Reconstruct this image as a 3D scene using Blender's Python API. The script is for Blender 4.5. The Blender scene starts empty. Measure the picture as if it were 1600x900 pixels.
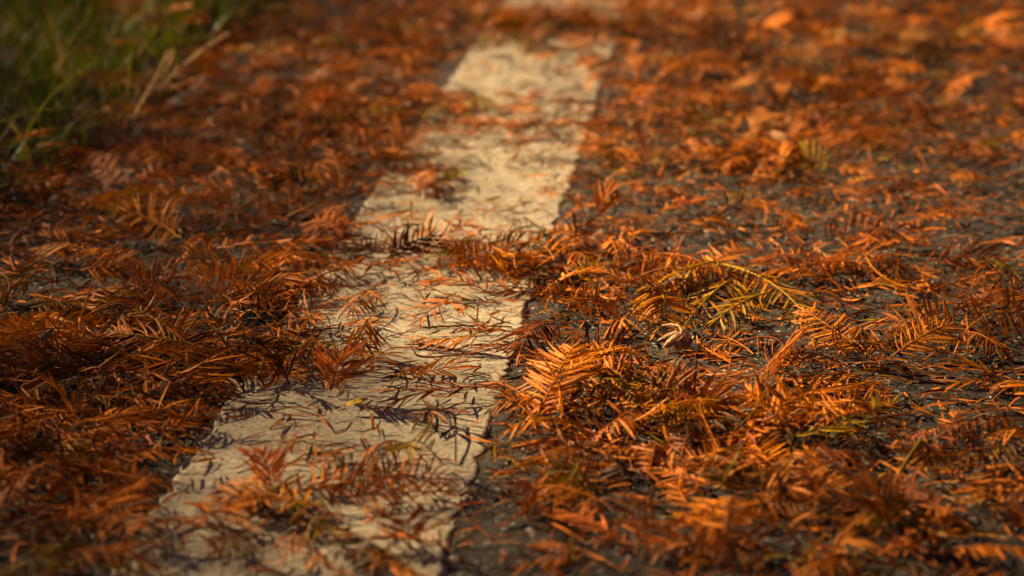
import bpy, math, random
import numpy as np
from mathutils import Vector, Matrix

SC = bpy.context.scene
COL = SC.collection
random.seed(7)
RNG = np.random.default_rng(7)
R = math.radians

# ------------------------------------------------------------------ camera
IMG_W, IMG_H = 1600.0, 900.0            # the photograph's own pixel frame, used only to read places off it
LENS = 85.0
FPX = IMG_W * LENS / 36.0
PITCH = math.atan(990.0 / FPX)          # the painted line's edges meet 990 px above the picture centre
YAW = math.atan(367.0 / math.hypot(FPX, 990.0))
LINE_W = 0.12
CAM_H = LINE_W * 1100.0 * math.cos(PITCH) / 403.0 * 1.004
_c, _s = math.cos(YAW), math.sin(YAW)
FWD = np.array([-_s * math.cos(PITCH), _c * math.cos(PITCH), -math.sin(PITCH)])
RIGHT = np.array([_c, _s, 0.0])
UPV = np.cross(RIGHT, FWD)
CAM = np.array([0.0, 0.0, CAM_H])


def at(px, py, z=0.0):
    """ground-space point seen at a photograph pixel, on the level z"""
    d = FWD + RIGHT * ((px - 800.0) / FPX) - UPV * ((py - 450.0) / FPX)
    return CAM + d * ((z - CAM[2]) / d[2])


CAM[0] -= at(600.5, 560)[0]             # puts the middle of the painted line on x = 0


def proj(p):
    v = np.asarray(p) - CAM
    zc = v @ FWD
    return 800.0 + FPX * (v @ RIGHT) / zc, 450.0 - FPX * (v @ UPV) / zc


cam_d = bpy.data.cameras.new('camera')
cam_d.lens = LENS
cam_d.sensor_width = 36.0
cam_d.clip_start = 0.02
cam_d.clip_end = 500.0
cam_d.dof.use_dof = True
cam_d.dof.focus_distance = float((at(800, 548, 0.006) - CAM) @ FWD)
cam_d.dof.aperture_fstop = 9.4
cam_d.dof.aperture_blades = 9
cam = bpy.data.objects.new('camera', cam_d)
COL.objects.link(cam)
cam.location = CAM.tolist()
cam.rotation_euler = (math.pi / 2 - PITCH, 0.0, YAW)
SC.camera = cam

# ------------------------------------------------------------------ sky, sun, exposure
SUN_EL = R(31)
SUN_AZ = math.atan2(-0.88, 0.48)        # clockwise from +y: from the verge side, a little ahead of the camera
SUN_DIR = np.array([math.sin(SUN_AZ) * math.cos(SUN_EL), math.cos(SUN_AZ) * math.cos(SUN_EL), math.sin(SUN_EL)])
world = bpy.data.worlds.new('World')
SC.world = world
world.use_nodes = True
nt = world.node_tree
sky = nt.nodes.new('ShaderNodeTexSky')
sky.sky_type = 'NISHITA'
sky.sun_disc = False
sky.sun_elevation = SUN_EL
sky.sun_rotation = SUN_AZ
sky.air_density = 0.15
sky.dust_density = 0.15
sky.ozone_density = 0.0
nt.links.new(sky.outputs[0], nt.nodes['Background'].inputs[0])
nt.nodes['Background'].inputs[1].default_value = 0.05
sun_d = bpy.data.lights.new('sun', 'SUN')
sun_d.energy = 5.0
sun_d.angle = R(0.53)
sun_d.color = (1.0, 0.76, 0.42)
sun = bpy.data.objects.new('sun', sun_d)
COL.objects.link(sun)
sun.rotation_euler = Vector(SUN_DIR.tolist()).to_track_quat('Z', 'Y').to_euler()
SC.view_settings.view_transform = 'Standard'
SC.view_settings.look = 'None'
SC.view_settings.exposure = 1.78
SC.view_settings.gamma = 1.0
SC.view_settings.use_curve_mapping = False
SC.cycles.use_denoising = True
SC.cycles.use_adaptive_sampling = True
SC.cycles.adaptive_threshold = 0.03
SC.cycles.max_bounces = 3
SC.cycles.diffuse_bounces = 1
SC.cycles.glossy_bounces = 1
SC.cycles.transmission_bounces = 1


# ------------------------------------------------------------------ helpers
def np_mesh(name, V, F, col=None, smooth=True):
    V = np.ascontiguousarray(V, np.float32)
    F = np.ascontiguousarray(F, np.int32)
    k = F.shape[1]
    me = bpy.data.meshes.new(name)
    me.vertices.add(len(V))
    me.vertices.foreach_set('co', V.ravel())
    me.loops.add(F.size)
    me.loops.foreach_set('vertex_index', F.ravel())
    me.polygons.add(len(F))
    me.polygons.foreach_set('loop_start', np.arange(0, F.size, k, dtype=np.int32))
    if smooth:
        me.polygons.foreach_set('use_smooth', np.ones(len(F), bool))
    if col is not None:
        a = me.color_attributes.new('col', 'FLOAT_COLOR', 'POINT')
        c = np.ones((len(V), 4), np.float32)
        c[:, :3] = col
        a.data.foreach_set('color', c.ravel())
    me.update(calc_edges=True)
    me.validate()
    return me


def link(name, data, mat=None, parent=None, color=None):
    o = bpy.data.objects.new(name, data)
    if mat is not None and data is not None and len(data.materials) == 0:
        data.materials.append(mat)
    COL.objects.link(o)
    if parent is not None:
        o.parent = parent
    if color is not None:
        o.color = (color[0], color[1], color[2], 1.0)
    return o


def tag(o, label=None, cat=None, group=None, kind=None):
    if label: o['label'] = label
    if cat: o['category'] = cat
    if group: o['group'] = group
    if kind: o['kind'] = kind
    return o


def tube_arrays(P, rad, sides=6):
    P = np.asarray(P, float)
    n = len(P)
    rad = np.broadcast_to(np.asarray(rad, float), (n,))
    T = np.gradient(P, axis=0)
    T /= np.linalg.norm(T, axis=1, keepdims=True) + 1e-12
    ref = np.array([0.0, 0.0, 1.0]) if abs(T[0, 2]) < 0.9 else np.array([1.0, 0.0, 0.0])
    A = np.cross(T, ref)
    A /= np.linalg.norm(A, axis=1, keepdims=True) + 1e-12
    B = np.cross(T, A)
    th = np.arange(sides) * 2 * math.pi / sides
    V = (P[:, None, :] + rad[:, None, None] * (np.cos(th)[None, :, None] * A[:, None, :] + np.sin(th)[None, :, None] * B[:, None, :])).reshape(-1, 3)
    i = np.arange(n - 1)[:, None] * sides
    j = np.arange(sides)[None, :]
    j2 = (j + 1) % sides
    F = np.stack([i + j, i + j2, i + sides + j2, i + sides + j], -1).reshape(-1, 4)
    return V, F


def bezier(P0, P1, arch, side, n=22):
    P0, P1 = np.asarray(P0, float), np.asarray(P1, float)
    d = P1 - P0
    lat = np.cross(d, [0, 0, 1.0])
    lat /= np.linalg.norm(lat) + 1e-9
    C = (P0 + P1) / 2 + np.array([0, 0, 2 * arch]) + lat * 2 * side
    t = np.linspace(0, 1, n)[:, None]
    return (1 - t) ** 2 * P0 + 2 * t * (1 - t) * C + t ** 2 * P1


def smooth_noise(x, y, scale, seed):
    """value noise on arrays, 0..1"""
    xs, ys = np.asarray(x) / scale, np.asarray(y) / scale
    x0, y0 = np.floor(xs).astype(np.int64), np.floor(ys).astype(np.int64)
    fx, fy = xs - x0, ys - y0
    fx, fy = fx * fx * (3 - 2 * fx), fy * fy * (3 - 2 * fy)

    def h(a, b):
        n = (a * 374761393 + b * 668265263 + seed * 1442695041) & 0xFFFFFFFF
        n = ((n ^ (n >> 13)) * 1274126177) & 0xFFFFFFFF
        return ((n ^ (n >> 16)) & 0xFFFF) / 65535.0
    return (h(x0, y0) * (1 - fx) + h(x0 + 1, y0) * fx) * (1 - fy) + (h(x0, y0 + 1) * (1 - fx) + h(x0 + 1, y0 + 1) * fx) * fy


def worley(x, y, cell, seed):
    """distance to the nearest jittered point and that point's hash"""
    xs, ys = np.asarray(x) / cell, np.asarray(y) / cell
    x0, y0 = np.floor(xs).astype(np.int64), np.floor(ys).astype(np.int64)
    best = np.full(xs.shape, 9.0)
    hid = np.zeros(xs.shape)
    for dx in (-1, 0, 1):
        for dy in (-1, 0, 1):
            a, b = x0 + dx, y0 + dy
            n = (a * 374761393 + b * 668265263 + seed * 1442695041) & 0xFFFFFFFF
            n = ((n ^ (n >> 13)) * 1274126177) & 0xFFFFFFFF
            n ^= n >> 16
            jx, jy = a + (n & 0xFF) / 255.0, b + ((n >> 8) & 0xFF) / 255.0
            d = np.hypot(xs - jx, ys - jy)
            m = d < best
            best = np.where(m, d, best)
            hid = np.where(m, ((n >> 16) & 0xFF) / 255.0, hid)
    return best, hid


def low_h(x, y):
    return 0.0035 * (smooth_noise(x, y, 0.16, 3) - 0.5) + 0.0016 * (smooth_noise(x, y, 0.045, 5) - 0.5)


def asphalt_h(x, y):
    d, h = worley(x, y, 0.0062, 11)
    d2, h2 = worley(x, y, 0.0034, 12)
    stone = np.sqrt(np.clip(0.62 - d * d, 0, 1)) * (0.4 + 0.6 * h)
    stone2 = np.sqrt(np.clip(0.5 - d2 * d2, 0, 1)) * (0.3 + 0.7 * h2)
    return low_h(x, y) + 0.0019 * stone + 0.0011 * stone2 - 0.0018


# ------------------------------------------------------------------ materials
def new_mat(name):
    m = bpy.data.materials.new(name)
    m.use_nodes = True
    n = m.node_tree.nodes
    return m, n, m.node_tree.links, n['Principled BSDF'], n['Material Output']


def leaf_material(name, use_attr, transl=0.14, rough=0.5):
    m, n, l, p, out = new_mat(name)
    if use_attr:
        src = n.new('ShaderNodeAttribute')
        src.attribute_name = 'col'
        base = src.outputs['Color']
    else:
        src = n.new('ShaderNodeObjectInfo')
        base = src.outputs['Color']
    co = n.new('ShaderNodeNewGeometry')
    nz = n.new('ShaderNodeTexNoise')
    nz.inputs['Scale'].default_value = 420.0
    nz.inputs['Detail'].default_value = 2.0
    l.new(co.outputs['Position'], nz.inputs['Vector'])
    mr = n.new('ShaderNodeMapRange')
    mr.inputs['From Min'].default_value = 0.3
    mr.inputs['From Max'].default_value = 0.7
    mr.inputs['To Min'].default_value = 0.55
    mr.inputs['To Max'].default_value = 1.25
    l.new(nz.outputs['Fac'], mr.inputs['Value'])
    mul = n.new('ShaderNodeVectorMath')
    mul.operation = 'SCALE'
    l.new(base, mul.inputs[0])
    if use_attr:
        l.new(mr.outputs[0], mul.inputs['Scale'])
    else:
        rr = n.new('ShaderNodeMapRange')
        rr.inputs['To Min'].default_value = 0.6
        rr.inputs['To Max'].default_value = 1.25
        l.new(src.outputs['Random'], rr.inputs['Value'])
        mm = n.new('ShaderNodeMath')
        mm.operation = 'MULTIPLY'
        l.new(mr.outputs[0], mm.inputs[0])
        l.new(rr.outputs[0], mm.inputs[1])
        l.new(mm.outputs[0], mul.inputs['Scale'])
    l.new(mul.outputs[0], p.inputs['Base Color'])
    p.inputs['Roughness'].default_value = rough
    p.inputs['Specular IOR Level'].default_value = 0.07
    tr = n.new('ShaderNodeBsdfTranslucent')
    l.new(mul.outputs[0], tr.inputs['Color'])
    mx = n.new('ShaderNodeMixShader')
    mx.inputs[0].default_value = transl
    l.new(p.outputs[0], mx.inputs[1])
    l.new(tr.outputs[0], mx.inputs[2])
    l.new(mx.outputs[0], out.inputs['Surface'])
    return m


M_LEAF = leaf_material('dry_leaflet', False)
M_MAT = leaf_material('needle_litter', True)
M_TWIG = leaf_material('dry_twig', False, 0.0, 0.6)
M_CROWN = leaf_material('conifer_foliage', True, 0.0, 0.8)
M_GRASS = leaf_material('grass_blade', True, 0.3, 0.45)


def asphalt_material():
    m, n, l, p, out = new_mat('worn_asphalt')
    co = n.new('ShaderNodeNewGeometry')
    v = n.new('ShaderNodeTexVoronoi')
    v.inputs['Scale'].default_value = 620.0
    l.new(co.outputs['Position'], v.inputs['Vector'])
    sep = n.new('ShaderNodeSeparateColor')
    l.new(v.outputs['Color'], sep.inputs[0])
    ramp = n.new('ShaderNodeValToRGB')
    e = ramp.color_ramp.elements
    e[0].position, e[0].color = 0.0, (0.014, 0.0105, 0.0075, 1)
    e[1].position, e[1].color = 0.80, (0.040, 0.031, 0.022, 1)
    x = e.new(0.95); x.color = (0.06, 0.05, 0.04, 1)
    x = e.new(0.992); x.color = (0.30, 0.26, 0.21, 1)
    l.new(sep.outputs[0], ramp.inputs[0])
    nz = n.new('ShaderNodeTexNoise')
    nz.inputs['Scale'].default_value = 14.0
    nz.inputs['Detail'].default_value = 6.0
    l.new(co.outputs['Position'], nz.inputs['Vector'])
    mr = n.new('ShaderNodeMapRange')
    mr.inputs['From Min'].default_value = 0.3
    mr.inputs['From Max'].default_value = 0.7
    mr.inputs['To Min'].default_value = 0.75
    mr.inputs['To Max'].default_value = 1.25
    l.new(nz.outputs['Fac'], mr.inputs['Value'])
    mul = n.new('ShaderNodeVectorMath')
    mul.operation = 'SCALE'
    l.new(ramp.outputs[0], mul.inputs[0])
    l.new(mr.outputs[0], mul.inputs['Scale'])
    l.new(mul.outputs[0], p.inputs['Base Color'])
    p.inputs['Roughness'].default_value = 0.75
    p.inputs['Specular IOR Level'].default_value = 0.22
    fine = n.new('ShaderNodeTexNoise')
    fine.inputs['Scale'].default_value = 900.0
    fine.inputs['Detail'].default_value = 4.0
    l.new(co.outputs['Position'], fine.inputs['Vector'])
    b = n.new('ShaderNodeBump')
    b.inputs['Strength'].default_value = 0.9
    b.inputs['Distance'].default_value = 0.0014
    l.new(fine.outputs['Fac'], b.inputs['Height'])
    l.new(b.outputs[0], p.inputs['Normal'])
    return m


def paint_material():
    m, n, l, p, out = new_mat('worn_white_paint')
    co = n.new('ShaderNodeNewGeometry')
    nz = n.new('ShaderNodeTexNoise')
    nz.inputs['Scale'].default_value = 22.0
    nz.inputs['Detail'].default_value = 8.0
    nz.inputs['Roughness'].default_value = 0.65
    l.new(co.outputs['Position'], nz.inputs['Vector'])
    ramp = n.new('ShaderNodeValToRGB')
    e = ramp.color_ramp.elements
    e[0].position, e[0].color = 0.30, (0.27, 0.222, 0.155, 1)
    e[1].position, e[1].color = 0.62, (0.42, 0.355, 0.25, 1)
    l.new(nz.outputs['Fac'], ramp.inputs[0])
    sp = n.new('ShaderNodeTexNoise')
    sp.inputs['Scale'].default_value = 520.0
    sp.inputs['Detail'].default_value = 3.0
    l.new(co.outputs['Position'], sp.inputs['Vector'])
    r2 = n.new('ShaderNodeValToRGB')
    e = r2.color_ramp.elements
    e[0].position, e[0].color = 0.33, (0.45, 0.42, 0.38, 1)
    e[1].position, e[1].color = 0.52, (1, 1, 1, 1)
    l.new(sp.outputs['Fac'], r2.inputs[0])
    mul = n.new('ShaderNodeVectorMath')
    mul.operation = 'MULTIPLY'
    l.new(ramp.outputs[0], mul.inputs[0])
    l.new(r2.outputs[0], mul.inputs[1])
    vo = n.new('ShaderNodeTexVoronoi')
    vo.inputs['Scale'].default_value = 430.0
    l.new(co.outputs['Position'], vo.inputs['Vector'])
    sv = n.new('ShaderNodeSeparateColor')
    l.new(vo.outputs['Color'], sv.inputs[0])
    r3 = n.new('ShaderNodeValToRGB')
    e = r3.color_ramp.elements
    e[0].position, e[0].color = 0.0, (0.60, 0.58, 0.55, 1)
    e[1].position, e[1].color = 0.22, (0.95, 0.95, 0.95, 1)
    x = e.new(0.93); x.color = (1.0, 1.0, 1.0, 1)
    x = e.new(0.99); x.color = (1.35, 1.3, 1.2, 1)
    l.new(sv.outputs[0], r3.inputs[0])
    mul2 = n.new('ShaderNodeVectorMath')
    mul2.operation = 'MULTIPLY'
    l.new(mul.outputs[0], mul2.inputs[0])
    l.new(r3.outputs[0], mul2.inputs[1])
    l.new(mul2.outputs[0], p.inputs['Base Color'])
    p.inputs['Roughness'].default_value = 0.6
    p.inputs['Specular IOR Level'].default_value = 0.35
    b = n.new('ShaderNodeBump')
    b.inputs['Strength'].default_value = 0.5
    b.inputs['Distance'].default_value = 0.0006
    l.new(sp.outputs['Fac'], b.inputs['Height'])
    l.new(b.outputs[0], p.inputs['Normal'])
    return m


def plain_material(name, c0, c1, scale, rough=0.8, bump=0.0):
    m, n, l, p, out = new_mat(name)
    co = n.new('ShaderNodeNewGeometry')
    nz = n.new('ShaderNodeTexNoise')
    nz.inputs['Scale'].default_value = scale
    nz.inputs['Detail'].default_value = 6.0
    l.new(co.outputs['Position'], nz.inputs['Vector'])
    ramp = n.new('ShaderNodeValToRGB')
    e = ramp.color_ramp.elements
    e[0].position, e[0].color = 0.32, (*c0, 1)
    e[1].position, e[1].color = 0.68, (*c1, 1)
    l.new(nz.outputs['Fac'], ramp.inputs[0])
    l.new(ramp.outputs[0], p.inputs['Base Color'])
    p.inputs['Roughness'].default_value = rough
    p.inputs['Specular IOR Level'].default_value = 0.3
    if bump:
        b = n.new('ShaderNodeBump')
        b.inputs['Distance'].default_value = bump
        l.new(nz.outputs['Fac'], b.inputs['Height'])
        l.new(b.outputs[0], p.inputs['Normal'])
    return m


M_ASPH = asphalt_material()
M_PAINT = paint_material()
M_SOIL = plain_material('dark_soil', (0.018, 0.011, 0.006), (0.06, 0.036, 0.018), 60.0, 0.9, 0.01)
M_GRIT = plain_material('pale_grit', (0.45, 0.40, 0.33), (0.8, 0.75, 0.66), 300.0, 0.25)
M_CONE = plain_material('woody_husk', (0.26, 0.125, 0.05), (0.60, 0.34, 0.16), 420.0, 0.75, 0.0008)
M_BARK = plain_material('grey_bark', (0.05, 0.035, 0.025), (0.16, 0.115, 0.085), 12.0, 0.9, 0.02)


# ------------------------------------------------------------------ the setting
def axis(fine_lo, fine_hi, parts, lo, hi):
    """coordinates: the given steps inside, growing steps outwards"""
    a = [fine_lo]
    for end, step in parts:
        while a[-1] < end - 1e-9:
            a.append(min(end, a[-1] + step))
    s = parts[-1][1]
    while a[-1] < hi:
        s *= 1.25
        a.append(min(hi, a[-1] + s))
    b = []
    s, c = parts[0][1], fine_lo
    while c > lo:
        s *= 1.25
        c = max(lo, c - s)
        b.append(c)
    return np.array(b[::-1] + a)


EDGE_X = -0.272                        # where the asphalt ends and the grass begins
ax = axis(EDGE_X, 0.62, [(0.62, 0.0021)], EDGE_X, 2.4)
ay = axis(0.70, 2.6, [(0.95, 0.0032), (1.38, 0.0017), (1.7, 0.0032), (2.6, 0.006)], -4.0, 40.0)


def grid_mesh(name, xs, ys, zf, keep_z=None):
    X, Y = np.meshgrid(xs, ys)
    Z = zf(X, Y)
    V = np.stack([X, Y, Z], -1).reshape(-1, 3)
    nx, ny = len(xs), len(ys)
    i = np.arange(ny - 1)[:, None] * nx + np.arange(nx - 1)[None, :]
    F = np.stack([i, i + 1, i + nx + 1, i + nx], -1).reshape(-1, 4)
    return V, F


V, F = grid_mesh('path', ax, ay, asphalt_h)
# the crumbling edge of the asphalt towards the verge
em = V[:, 0] < EDGE_X + 0.03
V[em, 2] -= 0.02 * ((EDGE_X + 0.03 - V[em, 0]) / 0.03) ** 2 * (0.5 + smooth_noise(V[em, 0], V[em, 1], 0.02, 8))
tag(link('path', np_mesh('path', V, F), M_ASPH), 'dark worn asphalt path under the fallen needles', kind='structure')

gx = axis(-1.2, 2.6, [(-0.2, 0.02), (2.6, 0.4)], -60.0, 60.0)
gy = axis(0.6, 3.2, [(3.2, 0.02)], -60.0, 150.0)


def soil_h(x, y):
    under = np.clip((x + 0.30) / 0.04, 0, 1)
    return np.where(x < 2.4, -0.012 + 0.02 * (smooth_noise(x, y, 0.09, 21) - 0.5) * (1 - under) - 0.03 * under, -0.012)


V, F = grid_mesh('ground', gx, gy, soil_h)
tag(link('ground', np_mesh('ground', V, F), M_SOIL), 'dark soil of the grassy verge beside the path', kind='structure')

# painted line: a thin sheet that follows the asphalt, with a ragged edge
lx = np.concatenate([np.linspace(-LINE_W / 2, LINE_W / 2, 76)])
ly = ay[(ay > -3.5)]
X, Y = np.meshgrid(lx, ly)
rag = 0.0018 * (smooth_noise(Y, Y * 0, 0.02, 31) - 0.5) + 0.0044 * (smooth_noise(Y, Y * 0, 0.005, 32) - 0.5)
rag2 = 0.0018 * (smooth_noise(Y, Y * 0, 0.023, 33) - 0.5) + 0.0044 * (smooth_noise(Y, Y * 0, 0.0052, 34) - 0.5)
u = (X / LINE_W + 0.5)
Xr = X + rag * np.clip(1 - u * 5, 0, 1) + rag2 * np.clip(u * 5 - 4, 0, 1)
d, h = worley(Xr, Y, 0.0045, 15)
Z = low_h(Xr, Y) + 0.0001 + 0.00035 * np.sqrt(np.clip(0.6 - d * d, 0, 1)) * h + 0.0004 * (smooth_noise(Xr, Y, 0.012, 16) - 0.5)
Z[:, 0] -= 0.0035
Z[:, -1] -= 0.0035
V = np.stack([Xr, Y, Z], -1).reshape(-1, 3)
nx, ny = len(lx), len(ly)
i = np.arange(ny - 1)[:, None] * nx + np.arange(nx - 1)[None, :]
F = np.stack([i, i + 1, i + nx + 1, i + nx], -1).reshape(-1, 4)
tag(link('painted_line', np_mesh('painted_line', V, F), M_PAINT), 'cream white painted line worn along the path', kind='structure')


def ground_h(x, y):
    x, y = np.asarray(x, float), np.asarray(y, float)
    g = low_h(x, y) + 0.0006
    g = np.where(np.abs(x) < LINE_W / 2, g + 0.0007, g)
    return np.where(x < EDGE_X, 0.004, g)


# ------------------------------------------------------------------ unseen trees added to shade the path, block blue skylight and bounce warm light
def card_leaves(C, ln, wd, rg):
    """one small folded leaf at each centre, turned at random"""
    n_ = len(C)
    a = rg.normal(size=(n_, 3)); a /= np.linalg.norm(a, axis=1, keepdims=True)
    b = np.cross(a, rg.normal(size=(n_, 3))); b /= np.linalg.norm(b, axis=1, keepdims=True)
    ls = ln * rg.uniform(0.7, 1.2, n_)[:, None]
    ws = wd * rg.uniform(0.7, 1.2, n_)[:, None]
    V_ = np.stack([C - a * ls / 2, C - b * ws / 2 + a * ls * 0.05, C + a * ls / 2, C + b * ws / 2 + a * ls * 0.05], 1)
    return V_.reshape(-1, 3), np.arange(n_ * 4).reshape(-1, 4)


def shade_tree(label, base, height, crown_c, leafV, leafF, leafC, boughs):
    root = link('added_conifer', None)  # unseen tree, put in for its effect on the light
    root.location = base
    tag(root, label, 'tree', 'unseen conifers added for shade')
    b0 = np.array(base)
    zz = np.linspace(0, height, 14)
    P = np.stack([0.05 * np.sin(zz * 0.7), 0.05 * np.cos(zz * 0.9) - 0.05, zz], -1)
    Vt, Ft = tube_arrays(P, np.interp(zz, [0, 0.6, height], [0.30, 0.2, 0.03]), 12)
    tr_ = link('trunk', np_mesh('trunk', Vt, Ft), M_BARK, root)
    for q in boughs:
        q = np.array(q) - b0
        st = np.array([0, 0, max(1.2, q[2] - 0.5)])
        Vt, Ft = tube_arrays(bezier(st, q, 0.12, 0.05, 9), np.linspace(0.05, 0.012, 9), 7)
        link('bough', np_mesh('bough', Vt, Ft), M_BARK, tr_)
    o = link('crown', np_mesh('crown', leafV - b0, leafF, leafC, False), M_CROWN, root)
    o['kind'] = 'stuff'
    return root


rgt = np.random.default_rng(77)
TREE_COLS = np.array([(0.30, 0.09, 0.016), (0.40, 0.14, 0.02), (0.20, 0.10, 0.02), (0.14, 0.05, 0.015)])
# added sunny-side tree: leaf density shaped to leave a sunlit pool and vignette-like darker sides
SPOT = at(960, 410)
Q = SPOT + SUN_DIR * 8.0
e1 = np.cross(SUN_DIR, [0, 0, 1.0]); e1 /= np.linalg.norm(e1)
e2 = np.cross(e1, SUN_DIR)
N_TRY = 48000
uv = rgt.uniform(-1, 1, (N_TRY, 2)) * np.array([1.15, 1.15])
Cn = Q + uv[:, :1] * e1 + uv[:, 1:] * e2 + rgt.uniform(-0.6, 0.6, (N_TRY, 1)) * SUN_DIR
G = Cn - SUN_DIR * (Cn[:, 2:3] / SUN_DIR[2])
pa, pb = proj(G)
ra = np.where(pa < 980, (980 - pa) / 505.0, (pa - 980) / 860.0)
rb = np.where(pb > 400, (pb - 400) / 500.0, (400 - pb) / 680.0)
rad_ = np.sqrt(ra ** 2 + rb ** 2)
open_ = np.clip(1 / (1 + rad_ ** 2.6), 0.13, 0.97)
LAM = -np.log(open_) / -math.log(0.13)
LAM *= 0.6 + 0.8 * smooth_noise(uv[:, 0], uv[:, 1], 0.16, 91)
Cn = Cn[rgt.random(N_TRY) < LAM]
V1, F1 = card_leaves(Cn, 0.05, 0.02, rgt)
# the rest of that crown
TA = (-7.0, 2.0, -0.02)
Cr = rgt.normal(0, 1, (2600, 3)) * np.array([0.75, 0.75, 1.3]) + np.array([-7.0, 2.0, 5.4])
G = Cr - SUN_DIR * (Cr[:, 2:3] / SUN_DIR[2])
Cr = Cr[np.hypot(G[:, 0] - SPOT[0], G[:, 1] - SPOT[1]) > 1.25]
V2, F2 = card_leaves(Cr, 0.22, 0.08, rgt)
LC = np.repeat(TREE_COLS[rgt.integers(0, 4, len(Cn) + len(Cr))], 4, 0)
shade_tree('unseen rust-leaved conifer added beyond the grass, foliage shaped to darken the path round one sunlit pool', TA, 9.0, None, np.vstack([V1, V2]), np.vstack([F1, F2 + len(V1)]), LC,
           [tuple(Q + np.array([-0.7, -1.2, 0.0]) + np.array([0.1 * a_, -0.5 * abs(a_), 0.8 * a_])) for a_ in (-2, -1, 0, 1, 2)])
for lab, (tx_, ty_), h_, w_ in (('unseen rust-leaved conifer added behind the viewer on the grass side to block skylight', (-4.2, -3.5), 9.0, 1.5), ('unseen rust-leaved conifer added behind the viewer across the path to block skylight', (4.0, -3.0), 8.5, 1.5),
                                ('unseen rust-leaved conifer added across the path from the grass to block skylight', (5.2, 3.4), 9.0, 1.6), ('unseen rust-leaved conifer added closest to the path, its crown blocking skylight overhead', (2.9, -0.4), 9.0, 1.7), ('unseen rust-leaved conifer added far ahead across the path to block skylight', (4.4, 9.0), 9.5, 1.7), ('unseen rust-leaved conifer added far ahead on the grass side to block skylight', (-3.4, 10.5), 9.5, 1.7)):
    Cr = rgt.normal(0, 1, (1800, 3)) * np.array([w_, w_, 1.8]) + np.array([tx_, ty_, 4.6])  # crown of an added tree that hides open sky and reflects warm light
    Cr = Cr[Cr[:, 2] > 1.3]
    G = Cr - SUN_DIR * (Cr[:, 2:3] / SUN_DIR[2])
    Cr = Cr[np.hypot(G[:, 0] - SPOT[0], G[:, 1] - SPOT[1]) > 1.6]
    V1, F1 = card_leaves(Cr, 0.36, 0.15, rgt)
    LC = np.repeat(TREE_COLS[rgt.integers(0, 4, len(Cr))], 4, 0)
    shade_tree(lab, (tx_, ty_, -0.02), h_, None, V1, F1, LC, [(tx_ + w_ * math.cos(k_ * 1.26), ty_ + w_ * math.sin(k_ * 1.26), 2.6 + 0.7 * k_) for k_ in range(5)])

# ------------------------------------------------------------------ where the litter lies thick (read off the photograph, 100 x 50 px cells)
DENS = '''
4457899759999999
3357999755999988
2457898466998888
2567898556988877
4788997568888765
7888787447898754
8886785458586665
8876887678644544
8633768998778756
7678855479875568
9999674245433386
9999984389756634
9997234599987634
9993323488987655
9974444477777776
9944555466687776
9955555466587787
9744554355677787
'''.split()
DENS = np.array([[int(c) for c in r] for r in DENS], float)


def density(px, py):
    px, py = np.asarray(px, float), np.asarray(py, float)
    out = (px < -60) | (px > 1660) | (py < -60) | (py > 960)
    gx_, gy_ = np.clip(px / 100 - 0.5, 0, 14.999), np.clip(py / 50 - 0.5, 0, 16.999)
    a, b = gx_.astype(int), gy_.astype(int)
    fx, fy = gx_ - a, gy_ - b
    v = (DENS[b, a] * (1 - fx) + DENS[b, a + 1] * fx) * (1 - fy) + (DENS[b + 1, a] * (1 - fx) + DENS[b + 1, a + 1] * fx) * fy
    return np.where(out, 6.5, v)


# ------------------------------------------------------------------ leaflets and sprays
PAL = {
    'rust': (0.43, 0.112, 0.003), 'orange': (0.62, 0.172, 0.004), 'salmon': (0.60, 0.172, 0.026), 'red-brown': (0.27, 0.056, 0.003),
    'brown': (0.16, 0.054, 0.003), 'olive': (0.26, 0.15, 0.003), 'yellow': (0.52, 0.275, 0.005), 'dark brown': (0.050, 0.018, 0.003),
    'golden': (0.65, 0.21, 0.005), 'tan': (0.36, 0.15, 0.022), 'grey-brown': (0.11, 0.05, 0.015),
}
N_VAR = 14
NS = 5


def leaf_variant(c, k, fold, wr):
    x = np.linspace(0, 1, NS)
    hw = np.interp(x, [0, 0.12, 0.45, 0.8, 1], [0.35, 0.85, 1.0, 0.75, 0.12]) * wr * 0.5
    V = np.zeros((NS, 3, 3))
    for j, s in enumerate((-1, 0, 1)):
        V[:, j, 0] = x
        V[:, j, 1] = s * hw + k * x * x
        V[:, j, 2] = -c * x * x + (fold * hw if s else 0.0)
    i = np.arange(NS - 1)[:, None] * 3 + np.arange(2)[None, :]
    return V.reshape(-1, 3), np.stack([i, i + 1, i + 4, i + 3], -1).reshape(-1, 4)


LEAF_V, LEAF_F = [], None
_cs = [-0.22, -0.1, 0.0, 0.05, 0.1, 0.16, 0.22, 0.3, 0.38, 0.02, 0.12, 0.28, -0.05, 0.45]
for q in range(N_VAR):
    vv, LEAF_F = leaf_variant(_cs[q], [0.02, 0.1, 0.18, 0.06, 0.14, 0.0, 0.22][q % 7], [-0.5, 0.6, 0.4][q % 3], [0.088, 0.078, 0.096, 0.070][q % 4])
    LEAF_V.append(vv)
LEAF_V = np.array(LEAF_V)
LEAF_ME = []
for q in range(N_VAR):
    me = np_mesh('leaflet', LEAF_V[q], LEAF_F)
    me.materials.append(M_LEAF)
    LEAF_ME.append(me)
# by how far they bend down: used to pick a curl
CURL_ORDER = np.argsort(_cs)


def rot_about(v, axis_, ang):
    a = axis_ / (np.linalg.norm(axis_) + 1e-12)
    return v * math.cos(ang) + np.cross(a, v) * math.sin(ang) + a * (a @ v) * (1 - math.cos(ang))


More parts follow.
